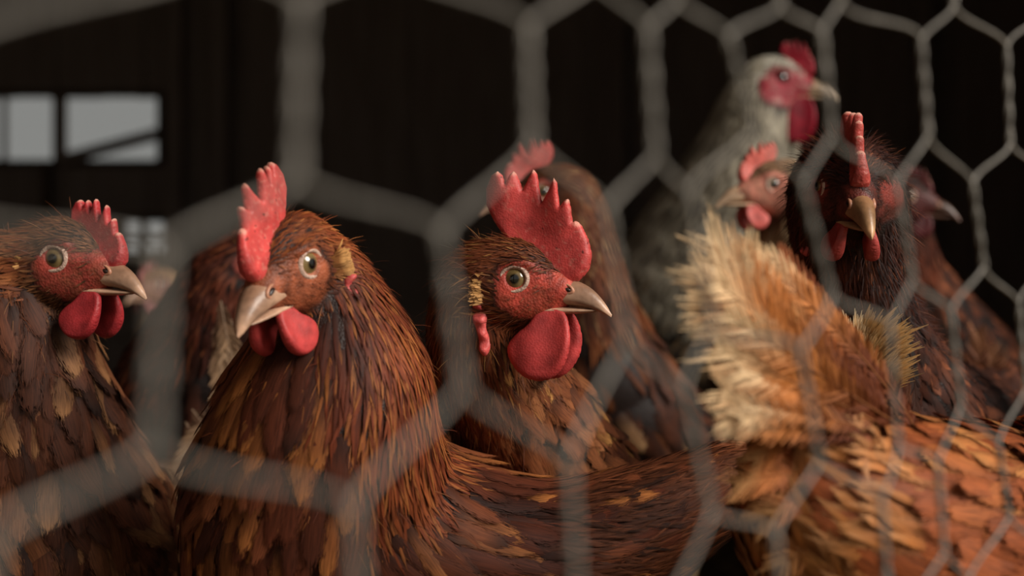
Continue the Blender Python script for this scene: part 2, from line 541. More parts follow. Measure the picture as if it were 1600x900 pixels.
def flat_lobe(poly, half, h, extra=None):
    """a fleshy flat shape in the local x-z plane (mm), half its thickness; returns verts, faces, edge distance"""
    poly = np.asarray(poly, float)
    def f(P):
        d = poly_sd(P[:, [0, 2]], poly)
        hh = half if extra is None else half * extra(P)
        i = np.clip(-d, 0, hh)
        th = np.where(d < 0, np.sqrt(np.maximum(hh * hh - (hh - i) ** 2, 0)), -d)
        return (np.abs(P[:, 1]) - th) * 0.7
    m = half * 2 + 1.5
    lo = (poly[:, 0].min() - 2, -m, poly[:, 1].min() - 2); hi = (poly[:, 0].max() + 2, m, poly[:, 1].max() + 2)
    V, F = surface_nets(f, lo, hi, h, 2)
    return V, F, -poly_sd(V[:, [0, 2]], poly)

# ------------------------------------------------------------------ feathers
def strips(rows_p, side, nrm, Wd, prof, col, ncol=3, camber=0.18, edge=0.84):
    """rows_p (R,n,3) centre line; builds n strips of R rows by ncol columns; colour alpha falls to 0 at the rim"""
    R, n = rows_p.shape[:2]
    us = np.linspace(-1, 1, ncol)
    V = np.zeros((n, R, ncol, 3)); UV = np.zeros((n, R, ncol, 2)); C = np.ones((n, R, ncol, 4))
    off = rng.uniform(0, 50, n)
    for i in range(R):
        w = Wd * prof[i] / 2
        for j, u in enumerate(us):
            V[:, i, j] = rows_p[i] + side[i] * (w * u)[:, None] - nrm[i] * (np.abs(u) ** 2 * w * camber)[:, None]
            UV[:, i, j, 0] = u * 0.5 + off; UV[:, i, j, 1] = i / (R - 1) + off * 0.37
            C[:, i, j, :3] = col[i] * (1 - (1 - edge) * abs(u)) if ncol > 2 else col[i]
            if ncol > 2:
                C[:, i, j, 3] = (1.0 - abs(u)) * (1.0 if i < R - 1 else 0.0) * (1.0 if i < R - 2 else 0.8)
                if i == 0: C[:, i, j, 3] = 1.0
    b = (np.arange(n) * R * ncol)[:, None, None]
    q = np.array([[(i * ncol + j), (i * ncol + j + 1), ((i + 1) * ncol + j + 1), ((i + 1) * ncol + j)] for i in range(R - 1) for j in range(ncol - 1)])
    F = (b + q[None]).reshape(-1, 4)
    return V.reshape(-1, 3), F, C.reshape(-1, 4), UV.reshape(-1, 2)

class Bird: pass

PROF_H = [0.6, 1.0, 1.0, 0.72, 0.15]                 # pointed hackle
PROF_B = [0.5, 0.95, 1.08, 1.1, 0.98, 0.5]            # rounded body feather

def grow(bd, P_, L, Wd, prof, base_c, mid_c, tip_c, lift=(0.0001, 0.002), jit=0.18, ncol=3, out=0.0):
    """feathers that start at P_ and follow the bird's surface along its flow of plumage"""
    R = len(prof); n = len(P_)
    N = grad(bd.sdf, P_); D = bd.flow(P_)
    D = norm(D - N * (D * N).sum(1, keepdims=True))
    sd = np.cross(D, N)
    D = norm(D + sd * rng.normal(0, jit, (n, 1)))
    tipl = lift[1] * rng.uniform(0.35, 1.3, n)
    rows, sides, nr, cols = [], [], [], []
    p = P_.copy()
    tw = rng.normal(0, 0.09, (n, 1))
    for i in range(R):
        v = i / (R - 1)
        if i: p = p + D * (L / (R - 1))[:, None]
        N = grad(bd.sdf, p)
        want = lift[0] + tipl * v ** 1.2
        dd = bd.sdf(p)
        p = p + N * np.where(dd < want, want - dd, (want - dd) * 0.75)[:, None]
        D = norm(D - N * (D * N).sum(1, keepdims=True) * 0.9 + N * out * v)
        s = norm(np.cross(D, N)); s = norm(s + N * tw)
        rows.append(p.copy()); sides.append(s); nr.append(N)
        a = smooth(0.0, 0.5, np.array(v)); b = smooth(0.55, 1.0, np.array(v))
        c = base_c * (1 - a) + mid_c * a
        cols.append(c * (1 - b) + tip_c * b)
    return strips(np.array(rows), np.array(sides), np.array(nr), Wd, prof, cols, ncol)

def hairs(bd, P_, L, Wd, c0, c1, lift=0.5, jit=0.3):
    n = len(P_)
    N = grad(bd.sdf, P_); D = bd.flow(P_)
    D = norm(D - N * (D * N).sum(1, keepdims=True) + N * (lift * rng.uniform(0.3, 1.2, (n, 1))) + rng.normal(0, jit, (n, 3)))
    rows = []; p = P_ - N * 0.001
    for i in range(4):
        rows.append(p.copy())
        p = p + D * (L / 3)[:, None]; D = norm(D + bd.flow(p) * 0.12 + np.array([0, 0, -0.05]))
    s = norm(np.cross(D, N)); S = [s] * 4
    cols = [c0 * (1 - v) + c1 * v for v in (0, .33, .66, 1)]
    return strips(np.array(rows), np.array(S), np.array([N] * 4), Wd, [1, .9, .6, .15], cols, 2, 0)

def merge(ps):
    V, F, C, U, b = [], [], [], [], 0
    for v, f, c, u in ps:
        V.append(v); F.append(f + b); C.append(c); U.append(u); b += len(v)
    return np.concatenate(V), np.concatenate(F), np.concatenate(C), np.concatenate(U)

def plume(base, tip, sag, nrm, width, cb, cm, ct, nb=46, split=0.35, shaft=(205, 175, 140)):
    """one large quill feather: a shaft with two vanes of separate barbs"""
    base, tip, nrm = map(lambda a: np.asarray(a, float), (base, tip, nrm))
    mid = (base + tip) / 2 + np.asarray(sag, float)
    def cen(t): return (1 - t) ** 2 * base + 2 * t * (1 - t) * mid + t * t * tip
    Ln = np.linalg.norm(tip - base)
    t = np.concatenate([np.linspace(0.03, 0.995, nb)] * 2)
    sg = np.concatenate([np.ones(nb), -np.ones(nb)])
    n = len(t)
    c = cen(t[:, None]); d = norm(cen(t[:, None] + 0.01) - cen(t[:, None] - 0.01))
    side = norm(np.cross(d, nrm)) * sg[:, None]
    w = width / 2 * np.interp(t, [0.1, 0.3, 0.7, 0.92, 1.0], [0.5, 0.9, 1.0, 0.75, 0.2]) * rng.uniform(0.82, 1.1, n)
    fwd = np.interp(t, [0.1, 0.7, 1.0], [1.1, 1.2, 2.4]) * rng.uniform(0.8, 1.2, n)
    e = side * w[:, None] + d * (w * fwd)[:, None] + nrm * (rng.normal(0, 0.16, n) * w * split * 3)[:, None]
    bw = Ln * 0.95 / nb * 2.0
    rows = np.array([c, c + e * 0.5, c + e])
    s = norm(d + side * 0.2)
    cc = lambda k: (cb * (1 - smooth(0.15, 0.6, t))[:, None] + cm * smooth(0.15, 0.6, t)[:, None]) * (1 - smooth(0.6, 0.95, t))[:, None] * 1.0 + ct * smooth(0.6, 0.95, t)[:, None]
    rr = rng.uniform(0.9, 1.1, (n, 1))
    cols = [cc(0) * rr, cc(0) * rr, cc(0) * rr * 1.05]
    a = strips(rows, np.array([s] * 3), np.array([np.broadcast_to(nrm, (n, 3))] * 3), np.full(n, bw), [1.0, 1.0, 0.35], cols, 2, 0)
    ts = np.linspace(0, 0.97, 12)
    V, F = tube(np.array([cen(u) for u in ts]), np.linspace(0.0005, 0.00015, 12), 5)
    return merge([a, (V, F, np.tile([*(lin(shaft) * 0.8), 1.0], (len(V), 1)), np.zeros((len(V), 2)))])

# ------------------------------------------------------------------ head pieces, in millimetres: x to the beak, y to the bird's left, z up
COMB = [(-7, 12), (-9, 19), (-15, 27), (-19.5, 35), (-19.6, 43), (-16.6, 49), (-13.2, 51), (-11, 49), (-9.4, 44.6), (-7.6, 49), (-5.6, 51), (-4, 48.5), (-1.5, 42),
        (1, 48), (2.9, 52), (5, 49.5), (6.2, 43), (8, 36.2), (11.6, 42), (14.4, 47.6), (16, 45.5), (16.6, 40), (17.6, 34), (20, 37), (21.8, 38), (22.8, 34), (23.8, 26.6),
        (25.2, 27.6), (27.6, 26), (31.2, 19), (33, 12), (32.2, 5.4), (28.2, 0.5), (22, -3), (13, -1), (4, 6)]
TIPS = np.array([(-13.2, 51), (-5.6, 51), (2.9, 52), (14.4, 47.6), (21.8, 38), (26.3, 27)])
WATTLE = round_poly([(20.5, -13), (24.5, -18), (26.5, -27), (25, -37), (19, -45), (12, -47.5), (3.5, -45.5), (-3, -39), (-5, -31.5), (-1, -26), (6, -21), (10, -13)])
LOBE = round_poly([(-20, -11), (-16, -10.5), (-13, -15), (-13.2, -24), (-10.5, -32), (-13, -37), (-16.4, -34), (-17.4, -24), (-20.8, -18)])

def upper_beak():
    ts = np.linspace(0, 1, 15)
    V, C = [], []
    na = 20
    for t in ts:
        x = 16 + 27.0 * t ** 0.92
        zt = 1.2 - 3.0 * t - 13.5 * t ** 3.0
        zb = -11.5 - 0.6 * t - 5.0 * t ** 3.2
        if t > 0.93: zb = min(zb, zt - 0.5)
        w = 7.4 * (1 - t) ** 0.62 + 0.35
        zc = zt * 0.35 + zb * 0.65
        for a in np.arange(na) * 2 * np.pi / na:
            cy, sz = np.cos(a), np.sin(a)
            y = w * np.sign(cy) * abs(cy) ** 0.9
            z = zc + (zt - zc) * max(sz, 0) ** 0.85 if sz > 0 else zc + (zc - zb) * -((-sz) ** 0.8)
            V.append((x - (1 - t) * 3.2 * abs(cy) * (sz > -0.2) - (1 - t) * 6 * max(-sz, 0), y, z))
            C.append((t, sz))
    V = np.array(V); C = np.array(C)
    F = [(i * na + j, i * na + (j + 1) % na, (i + 1) * na + (j + 1) % na, (i + 1) * na + j) for i in range(len(ts) - 1) for j in range(na)]
    e = len(V); V = np.vstack([V, [[43.4, 0, -15.6]]]); C = np.vstack([C, [[1, 0]]])
    F += [((len(ts) - 1) * na + j, (len(ts) - 1) * na + (j + 1) % na, e, e) for j in range(na)]
    return V, np.array(F), C

def lower_beak():
    ts = np.linspace(0, 1, 9); na = 14; V, C = [], []
    for t in ts:
        x = 7 + 31 * t; w = 8.8 * (1 - t) ** 0.6 + 0.5
        zt = -11.8 - 1.6 * t; zb = zt - 4.6 * (1 - t) ** 0.7 - 0.6
        for a in np.arange(na) * 2 * np.pi / na:
            V.append((x, w * np.cos(a), (zt + zb) / 2 + (zt - zb) / 2 * np.sin(a))); C.append((t, np.sin(a)))
    F = [(i * na + j, i * na + (j + 1) % na, (i + 1) * na + (j + 1) % na, (i + 1) * na + j) for i in range(len(ts) - 1) for j in range(na)]
    e = len(V); V.append((38.6, 0, -13.6)); C.append((1, 0))
    F += [((len(ts) - 1) * na + j, (len(ts) - 1) * na + (j + 1) % na, e, e) for j in range(na)]
    return np.array(V), np.array(F), np.array(C)

def ball(rings=22, seg=28):
    """unit ball whose pole looks along +y"""
    V = [(0, 1, 0)]
    for i in range(1, rings):
        th = math.pi * i / rings
        for j in range(seg):
            a = 2 * math.pi * j / seg
            V.append((math.sin(th) * math.cos(a), math.cos(th), math.sin(th) * math.sin(a)))
    V.append((0, -1, 0)); V = np.array(V); F = []
    for j in range(seg):
        F.append((0, 1 + (j + 1) % seg, 1 + j, 1 + j)); 
    for i in range(rings - 2):
        for j in range(seg):
            a = 1 + i * seg
            F.append((a + j, a + (j + 1) % seg, a + seg + (j + 1) % seg, a + seg + j))
    a = 1 + (rings - 2) * seg; e = len(V) - 1
    for j in range(seg): F.append((a + j, a + (j + 1) % seg, e, e))
    return V, np.array(F)

def fix_tris(F):
    return F

def torus(R, r, n=36, m=10, squash=1.0):
    V = [((R + r * math.cos(b)) * math.cos(a), r * math.sin(b) * squash, (R + r * math.cos(b)) * math.sin(a))
         for a in np.arange(n) * 2 * math.pi / n for b in np.arange(m) * 2 * math.pi / m]
    F = [(i * m + j, i * m + (j + 1) % m, ((i + 1) % n) * m + (j + 1) % m, ((i + 1) % n) * m + j) for i in range(n) for j in range(m)]
    return np.array(V), np.array(F)

def catmull(P_, sub):
    P_ = np.asarray(P_, float); n = len(P_); out = []
    for i in range(n - 1):
        p0, p1, p2, p3 = P_[max(i - 1, 0)], P_[i], P_[i + 1], P_[min(i + 2, n - 1)]
        for t in np.arange(sub) / sub:
            out.append(0.5 * (2 * p1 + (p2 - p0) * t + (2 * p0 - 5 * p1 + 4 * p2 - p3) * t * t + (3 * p1 - p0 - 3 * p2 + p3) * t ** 3))
    out.append(P_[-1]); return np.array(out)

def mesh_mixed(name, V, F, *a, **k):
    """quads where a repeated last index means a triangle"""
    F = np.asarray(F)
    me_f = [tuple(q) if q[2] != q[3] else tuple(q[:3]) for q in F.tolist()]
    base = k.get('base'); col = k.get('col'); parent, mat = a
    V = np.asarray(V) - (np.asarray(base) if base is not None else 0)
    me = bpy.data.meshes.new(name); me.from_pydata(V.tolist(), [], me_f); me.update()
    me.polygons.foreach_set('use_smooth', np.ones(len(me.polygons), bool))
    if col is not None:
        at_ = me.color_attributes.new('col', 'FLOAT_COLOR', 'POINT')
        c = np.ones((len(V), 4), np.float32); c[:, :3] = col
        at_.data.foreach_set('color', c.ravel())
    return link(name, me, parent, mat)

PAL_RED = dict(head=[(64, 30, 17), (102, 50, 26), (134, 70, 36)], hackle=[(66, 28, 16), (112, 50, 26), (158, 82, 42)],
               body=[(54, 25, 16), (96, 46, 27), (140, 80, 46)], gold=(206, 148, 84), dark=(32, 17, 12))

def make_bird(name, label, cat, eye, eye_side, yaw, pitch, roll, sc, chain, pal=PAL_RED, detail=1.0, voxel=0.0018,
              comb=1.0, comb_lean=0.0, comb_off=(0, 0), red=(200, 72, 68), face=(180, 78, 62), faceamt=0.68, wattle=1.0, lobe_c=(198, 84, 80), hack_end=0.115,
              gold_p=0.12, nfeather=0, legs=True, fl=(0.030, 0.012), flow_tail=None, beak_c=((116, 76, 52), (212, 168, 138)), bristle=0, iris=(128, 106, 66),
              breast=None, ear_out=0.0, lid=(196, 164, 146), beak_w=1.0, hairlift=0.5, group='chickens crowded behind the wire', face_box=(14, 15, 17), tuft=True):
    bd = Bird()
    ya, pi_ = math.radians(yaw), math.radians(pitch)
    f = np.array([math.sin(ya) * math.cos(pi_), -math.cos(ya) * math.cos(pi_), math.sin(pi_)])
    left = norm(np.cross(np.array([0, 0, 1.0]), f)); up = np.cross(f, left)
    ro_ = math.radians(roll)
    left, up = left * math.cos(ro_) + up * math.sin(ro_), up * math.cos(ro_) - left * math.sin(ro_)
    R = np.stack([f, left, up], 1)                     # columns: local axes
    mm = sc * 0.001
    org = at(*eye) - R @ np.array([0, 14.0 * eye_side, 0]) * mm
    def w(V): return org + (np.asarray(V) * mm) @ R.T
    def loc(P_): return ((P_ - org) @ R) / mm
    pts = [np.array([*w((-12, 0, -7)), 16.5 * mm])]
    for px, py, z, r in chain: pts.append(np.array([*at(px, py, z), r * z / FPX]))
    ch = catmull(pts, 3)
    A, B = ch[:-1, :3], ch[1:, :3]; ra, rb = ch[:-1, 3], ch[1:, 3]
    E = B - A; EE = (E * E).sum(1)
    seglen = np.sqrt(EE); arc = np.concatenate([[0], np.cumsum(seglen)])
    ED = norm(E)
    AE = (A * E).sum(1); AA = (A * A).sum(1)
    def seg1(P_):
        we = P_ @ E.T - AE
        t = np.clip(we / EE, 0, 1)
        dd = (P_ * P_).sum(1)[:, None] - 2 * P_ @ A.T + AA - t * (2 * we - t * EE)
        dm = np.sqrt(np.maximum(dd, 0)) - (ra + (rb - ra) * t)
        bi = dm.argmin(1); ii = np.arange(len(P_))
        return dm[ii, bi], bi, t[ii, bi]
    def seg(P_):
        if len(P_) < 30000: return seg1(P_)
        o_ = [seg1(P_[i:i + 20000]) for i in range(0, len(P_), 20000)]
        return tuple(np.concatenate([q_[k_] for q_ in o_]) for k_ in range(3))
    def headsd(q):
        def ell(c, r):
            v = (q - np.array(c)) / np.array(r)
            k0 = np.sqrt((v * v).sum(1)); k1 = np.sqrt(((v / np.array(r)) ** 2).sum(1)) + 1e-9
            return k0 * (k0 - 1) / k1
        d = ell((-8, 0, 1), (24, 14.6, 18.5))
        d = smin(d, ell((6, 0, -4), (19, 10.5, 12)), 6)
        d = smin(d, ell((17, 0, -5.5), (9, 7.0, 6.8)), 5)
        d = smin(d, ell((0, 0, -13), (16, 11.5, 9)), 7)
        yy = np.abs(q[:, 1])
        qq = np.stack([q[:, 0], yy, q[:, 2]], 1)
        brow = np.sqrt((((qq - np.array([-1, 12.6, 7.4])) / np.array([8, 2.6, 2.2])) ** 2).sum(1)) * 2.2 - 2.2
        d = smin(d, brow, 3)
        sk = np.sqrt(((qq - np.array([0, 15.5, 0])) ** 2).sum(1)) - 5.6
        return np.maximum(d, -sk + 0.0) * 0.9 + 0.1 * d
    def sdf(P_):
        d, _, _ = seg(P_)
        q = loc(P_)
        return smin(d, headsd(q) * mm, 0.007)
    def flow(P_):
        d, bi, bt = seg(P_)
        D = ED[bi]
        q = loc(P_)
        h = (headsd(q) * mm)
        wgt = smooth(-0.004, 0.006, d - h)[:, None] * smooth(-24, -8, q[:, 0])[:, None]
        back = -R[:, 0] * 0.9 - R[:, 2] * 0.35
        D = norm(D * (1 - wgt) + back * wgt)
        return D
    bdir = norm(np.array(breast if breast is not None else (f[0], f[1], 0.0), float))
    def sarc(P_):
        d, bi, bt = seg(P_)
        s = arc[bi] + seglen[bi] * bt
        o_ = norm(P_ - A[bi] - E[bi] * bt[:, None])
        s = s + 0.06 * smooth(0.1, 0.75, o_ @ bdir) * smooth(0.012, 0.05, s) * smooth(0.22, 0.12, s)
        q = loc(P_)
        s = np.where((q[:, 0] > -10) & (headsd(q) < 7), np.minimum(s, np.maximum((-8 - q[:, 0]) * mm, -0.03)) , s)
        return s
    bd.sdf, bd.flow, bd.sarc, bd.w, bd.loc, bd.R, bd.mm, bd.org = sdf, flow, sarc, w, loc, R, mm, org
    # base of the bird: on the litter under its body
    bi_ = np.argmax(ch[:, 3]); base = np.array([ch[bi_, 0], ch[bi_, 1], 0.0])
    root = empty(name, tuple(base)); tag(root, label, cat, group)
    bd.root, bd.base = root, base
    # body skin
    allp = np.concatenate([ch[:, :3] - ch[:, 3:4], ch[:, :3] + ch[:, 3:4], [org - 0.03 * sc, org + 0.03 * sc]])
    V, F = surface_nets(sdf, allp.min(0) - 0.008, allp.max(0) + 0.008, voxel)
    q = loc(V); yy = np.abs(q[:, 1])
    nz = vnoise(V, 260, 3); nz2 = vnoise(V, 700, 5)
    bare = (1 - smooth(0.75, 1.15, np.sqrt(((q[:, 0] - 5) / face_box[0]) ** 2 + ((q[:, 2] + 5) / face_box[1]) ** 2) + (nz - 0.5) * 0.35))
    bare = np.maximum(bare, smooth(12, 18, q[:, 0])) * smooth(-26, -20, q[:, 2]) * (1 - smooth(9, 13, q[:, 2] + 0.35 * np.maximum(q[:, 0], 0)) * (yy < 20))
    bare = bare * (np.abs(q[:, 0]) < 60)
    under = lin(pal['dark']) * 0.8 + lin(pal['body'][0]) * 0.2
    fc = lin(face)
    brown = lin(pal['head'][1])
    mixf = np.clip(faceamt + (nz - 0.5) * 0.7 + (nz2 - 0.5) * 0.5, 0, 1)[:, None]
    ringd = np.sqrt(q[:, 0] ** 2 + q[:, 2] ** 2)
    mixf = np.maximum(mixf, (1 - smooth(7, 11, ringd))[:, None] * 0.9)
    fcol = fc * mixf + brown * (1 - mixf)
    C = under * (1 - bare[:, None]) + fcol * bare[:, None]
    hb = mesh_from('body', V, F, root, M_skin, col=C, base=base)
    bd.V, bd.F = V, F
    # plumage start points
    tri = V[F].mean(1)
    ar = np.linalg.norm(np.cross(V[F[:, 1]] - V[F[:, 0]], V[F[:, 3]] - V[F[:, 0]]), axis=1)
    ts = sarc(tri); tb_ = bare[F].mean(1); th = headsd(loc(tri))
    bd.tri, bd.ts = tri, ts
    def sample(wgt, cover, fa):
        """points spread over the skin where wgt > 0, as many as cover it `cover` times with feathers of area fa"""
        wa = ar * wgt
        n = int(cover * wa.sum() / fa)
        i = rng.choice(len(F), n, p=wa / wa.sum())
        a, b = rng.uniform(size=(2, n, 1))
        v = V[F[i]]
        P_ = (v[:, 0] * (1 - a) + v[:, 1] * a) * (1 - b) + (v[:, 3] * (1 - a) + v[:, 2] * a) * b
        return P_, ts[i]
    area = ar.sum()
    def shade(n, key, Pq, gp):
        p3 = [lin(c) for c in pal[key]]
        t = np.clip(rng.beta(2.2, 2.4, n) * 0.6 + (vnoise(Pq, 32, 11) - 0.5) * 0.8 + (vnoise(Pq, 90, 12) - 0.5) * 0.6 + 0.2, 0, 1)[:, None]
        mid = np.where(t < 0.5, p3[0] + (p3[1] - p3[0]) * t * 2, p3[1] + (p3[2] - p3[1]) * (t * 2 - 1))
        basec = lin(pal['dark']) * 0.75 + mid * 0.25
        g = (rng.uniform(size=(n, 1)) < gp)
        tip = np.where(g, lin(pal['gold']), mid * rng.uniform(0.8, 1.3, (n, 1)))
        dk = rng.uniform(size=(n, 1)) < pal.get('spot', 0.08)
        tip = np.where(dk, lin(pal['dark']), tip)
        mid = np.where(g, mid * 0.6 + lin(pal['gold']) * 0.3, mid)
        tip = np.where(g, tip * rng.uniform(0.55, 1.0, (n, 1)) + mid * 0.15, tip)
        return basec, mid, tip
    parts = []
    fine = 1 / min(1.0, detail) ** 0.5
    # crown and cheeks: tiny feathers
    wg = (th < 4) * (ts < 0.03) * np.clip(1 - tb_ * 1.12, 0, 1)
    P_, s = sample(wg, 5.0, 0.0075 * 0.0016 * 0.7 * sc * sc * fine)
    n = len(P_); sz = 0.5 + 0.5 * smooth(2, -24, loc(P_)[:, 0])
    b_, m_, t_ = shade(n, 'head', P_, gold_p * 0.5)
    parts.append(grow(bd, P_, sz * 0.0105 * sc * rng.uniform(0.8, 1.2, n), sz * 0.0020 * sc * fine * rng.uniform(0.8, 1.2, n), PROF_H, b_, m_, t_, (0.0001, 0.0009), 0.22))
    # hackle
    for s0, s1, ln, wd, cv in ((0.0, 0.03, 0.015, 0.0019, 5.5), (0.02, 0.06, 0.020, 0.0024, 5.5), (0.05, hack_end, 0.027, 0.0029, 5.5)):
        if s1 - s0 < 0.01: continue
        wg = ((ts >= s0) & (ts < s1)) * np.clip(1 - tb_ * 1.3, 0, 1)
        if wg.sum() < 10: continue
        P_, s = sample(wg, cv, ln * wd * 0.75 * sc * sc * fine)
        n = len(P_)
        b_, m_, t_ = shade(n, 'hackle', P_, gold_p)
        parts.append(grow(bd, P_, ln * sc * rng.uniform(0.75, 1.3, n), wd * sc * fine * rng.uniform(0.7, 1.2, n), PROF_H, b_, m_, t_, (0.0001, 0.0018), 0.14))
    # body cover
    wg = 1.0 * (ts > hack_end - 0.02) * (0.35 if legs and detail < 0.9 else 1.0)
    P_, s = sample(wg, 3.6, fl[0] * fl[1] * 0.42)
    n = len(P_)
    b_, m_, t_ = shade(n, 'body', P_, gold_p * 0.6)
    parts.append(grow(bd, P_, fl[0] * rng.uniform(0.6, 1.1, n), fl[1] * rng.uniform(0.4, 0.75, n), PROF_B, b_, m_, t_, (0.0001, 0.0016), 0.18))
    if bristle:
        wg = ((ts > -0.01) & (ts < hack_end + 0.05)) * (tb_ < 0.5)
        P_, s = sample(wg, 1.0, 1.0); 
        wa = wg.astype(float); i_ = rng.choice(len(F), bristle, p=ar * wa / (ar * wa).sum()); P_ = tri[i_]
        n = len(P_)
        b_, m_, t_ = shade(n, 'hackle', P_, gold_p)
        parts.append(hairs(bd, P_, rng.uniform(0.006, 0.014, n) * sc, np.full(n, 0.00034), b_, t_ * 1.05, hairlift))
    # short hairs on the bare face
    m = int(2400 * detail)
    hi_ = np.where((th < 1.5) & (tb_ > 0.3))[0]
    if len(hi_) and m:
        ii = rng.choice(hi_, m); Ph = tri[ii]
        dE = np.hypot(loc(Ph)[:, 0], loc(Ph)[:, 2]); Ph = Ph[(dE > 8) & (loc(Ph)[:, 0] < 20)]; n = len(Ph)
        b_, m_, t_ = shade(n, 'head', Ph, 0.1)
        parts.append(hairs(bd, Ph, rng.uniform(0.003, 0.006, n) * sc, np.full(n, 0.00028 * sc), b_, m_, 0.12, 0.2))
    Vp, Fp, Cp, Up = merge(parts)
    tag(mesh_from('plumage', Vp, Fp, root, M_feather, col=Cp, uv=Up, base=base), kind='stuff')
    # the larger body feathers, one by one
    if nfeather:
        P_, s = sample(1.0 * (ts > hack_end - 0.012), 9000 * fl[0] * fl[1] / (ar * (ts > hack_end - 0.012)).sum(), fl[0] * fl[1])
        N = grad(sdf, P_)
        tocam = norm(np.array([0, 0, CAMZ]) - P_)
        keep = (N * tocam).sum(1) > -0.1
        sx = 800 + P_[:, 0] / P_[:, 1] * FPX; sy = 450 - (P_[:, 2] - CAMZ) / P_[:, 1] * FPX
        keep &= (sx > -60) & (sx < 1660) & (sy < 960)
        P_ = P_[keep]
        sel = []
        mind = fl[1] * 0.62
        for i in range(len(P_)):
            if all(((P_[i] - P_[j]) ** 2).sum() > mind * mind for j in sel):
                sel.append(i)
                if len(sel) >= nfeather: break
        P_ = P_[sel]; n = len(P_)
        if n:
            b_, m_, t_ = shade(n, 'body', P_, gold_p)
            v_, f_, c_, u_ = grow(bd, P_, fl[0] * rng.uniform(0.85, 1.25, n), fl[1] * rng.uniform(0.75, 1.1, n), PROF_B, b_, m_, t_, (0.0008, 0.0042), 0.16, 5)
            per = len(v_) // n; pf = len(f_) // n
            for i in range(n):
                mesh_from('feather', v_[i * per:(i + 1) * per], f_[:pf], root, M_feather, col=c_[i * per:(i + 1) * per], uv=u_[i * per:(i + 1) * per], base=base)
    hv = 0.75 if detail > 0.5 else 1.1
    # comb
    if comb:
        V, F, ed = flat_lobe(COMB, 2.3, hv, lambda P_: 1 + 0.9 * smooth(24, 4, P_[:, 2]))
        tipd = np.sqrt(((V[:, None, [0, 2]] - TIPS[None]) ** 2).sum(2)).min(1)
        n1 = vnoise(V, 0.22, 2); n2 = vnoise(V, 0.7, 9)
        C = lin(red) * (0.75 + 0.5 * n1)[:, None]
        pale = (1 - smooth(0.8, 3.2, tipd)) * 0.75 + 0.25 * smooth(0.62, 0.9, n2)
        C = C * (1 - pale[:, None]) + lin((226, 170, 150)) * pale[:, None]
        spk = (vnoise(V, 0.55, 21) > 0.93)[:, None]
        C = np.where(spk, lin((70, 30, 26)), C)
        ba = np.array([8.0, 0, 4.0])
        V = (V - ba) * np.array([comb, 1.0, comb]) + ba + np.array([comb_off[0], 0, comb_off[1]])
        hgt = np.maximum(V[:, 2] - 8, 0)
        V[:, 1] += np.sin(V[:, 0] * 0.2 + 0.8) * hgt * 0.055 + comb_lean * hgt
        mesh_from('comb', w(V), F, root, M_comb, col=C, base=base)
    for sd in (1, -1):
        if wattle:
            V, F, ed = flat_lobe(WATTLE, 2.6, hv, lambda P_: 0.75 + 0.5 * smooth(-18, -40, P_[:, 2]))
            n1 = vnoise(V + 50 * sd, 0.2, 4)
            C = lin(red) * np.array([0.86, 0.8, 0.85]) * (0.7 + 0.5 * n1)[:, None]
            ba = np.array([16.0, 0, -14.0]); V = (V - ba) * np.array([wattle, 1, wattle]) + ba
            d_ = np.maximum(-14 - V[:, 2], 0)
            V[:, 1] = V[:, 1] + (6.2 + d_ * 0.10 + np.sin(d_ * 0.11) * 1.6 + np.sin(V[:, 0] * 0.25) * 0.8) * 1.0
            V[:, 1] *= sd
            mesh_from('wattle', w(V), F if sd > 0 else F[:, ::-1], root, M_comb, col=C, base=base)
        V, F, ed = flat_lobe(LOBE, 2.4, hv)
        C = lin(lobe_c) * (0.7 + 0.6 * vnoise(V + 50 * sd, 0.4, 4))[:, None]
        V[:, 1] = (V[:, 1] * (1 + 0.4 * np.sin(V[:, 2] * 0.9)) + 13.6 + ear_out + np.sin(V[:, 2] * 0.5) * 0.7) * sd
        mesh_from('earlobe', w(V), F if sd > 0 else F[:, ::-1], root, M_comb, col=C, base=base)
        # eye and lid
        V, F = ball()
        ang = np.degrees(np.arccos(np.clip(V[:, 1], -1, 1)))
        C = np.where((ang < 21)[:, None], lin((10, 9, 9)), lin(iris) * (0.75 + 0.5 * smooth(22, 48, ang))[:, None])
        C = np.where((ang > 50)[:, None], lin((46, 32, 24)), C)
        V = V @ np.array([[.981, -.196, 0], [.196, .981, 0], [0, 0, 1]]); V = V * 6.8; V[:, 1] += 8.7; V[:, 0] -= 0.8
        V[:, 1] *= sd
        eyo = mesh_mixed('eye', w(V), F if sd > 0 else F[:, ::-1], root, M_eye, col=C, base=base)
        V, F = torus(6.1, 1.15, squash=1.25)
        V[:, 1] += 13.6 - np.abs(V[:, 0]) * 0.04 - 0.2 * V[:, 0]
        V[:, 2] *= 0.95; V[:, 1] *= sd
        C = np.tile(lin(lid), (len(V), 1)) * (0.8 + 0.3 * vnoise(V, 0.8, 1))[:, None]
        mesh_from('eyelid', w(V), F if sd > 0 else F[:, ::-1], root, M_lid, col=C, base=base)
        if tuft:
            # ear tuft: a little brush of stiff feathers behind the eye
            n = int(420 * min(detail, 1)) + 40
            a = rng.uniform(0, 1, (n, 2))
            st = np.stack([-11 - 3 * a[:, 0], np.full(n, 14.2 + ear_out * 0.42), -10 + 8.5 * a[:, 1]], 1)
            dr = norm(np.stack([-rng.uniform(0.6, 1.2, n), rng.uniform(0.5, 0.95, n), rng.normal(0.05, 0.25, n)], 1)) * rng.uniform(7, 10, (n, 1))
            rows = np.array([st + dr * v + np.array([0, -1.8, 0]) * v * v for v in (0, .4, .75, 1)])
            rows[:, :, 1] *= sd
            Wr = np.array([w(r_) for r_ in rows])
            s_ = norm(np.cross(Wr[1] - Wr[0], R[:, 1] * sd))
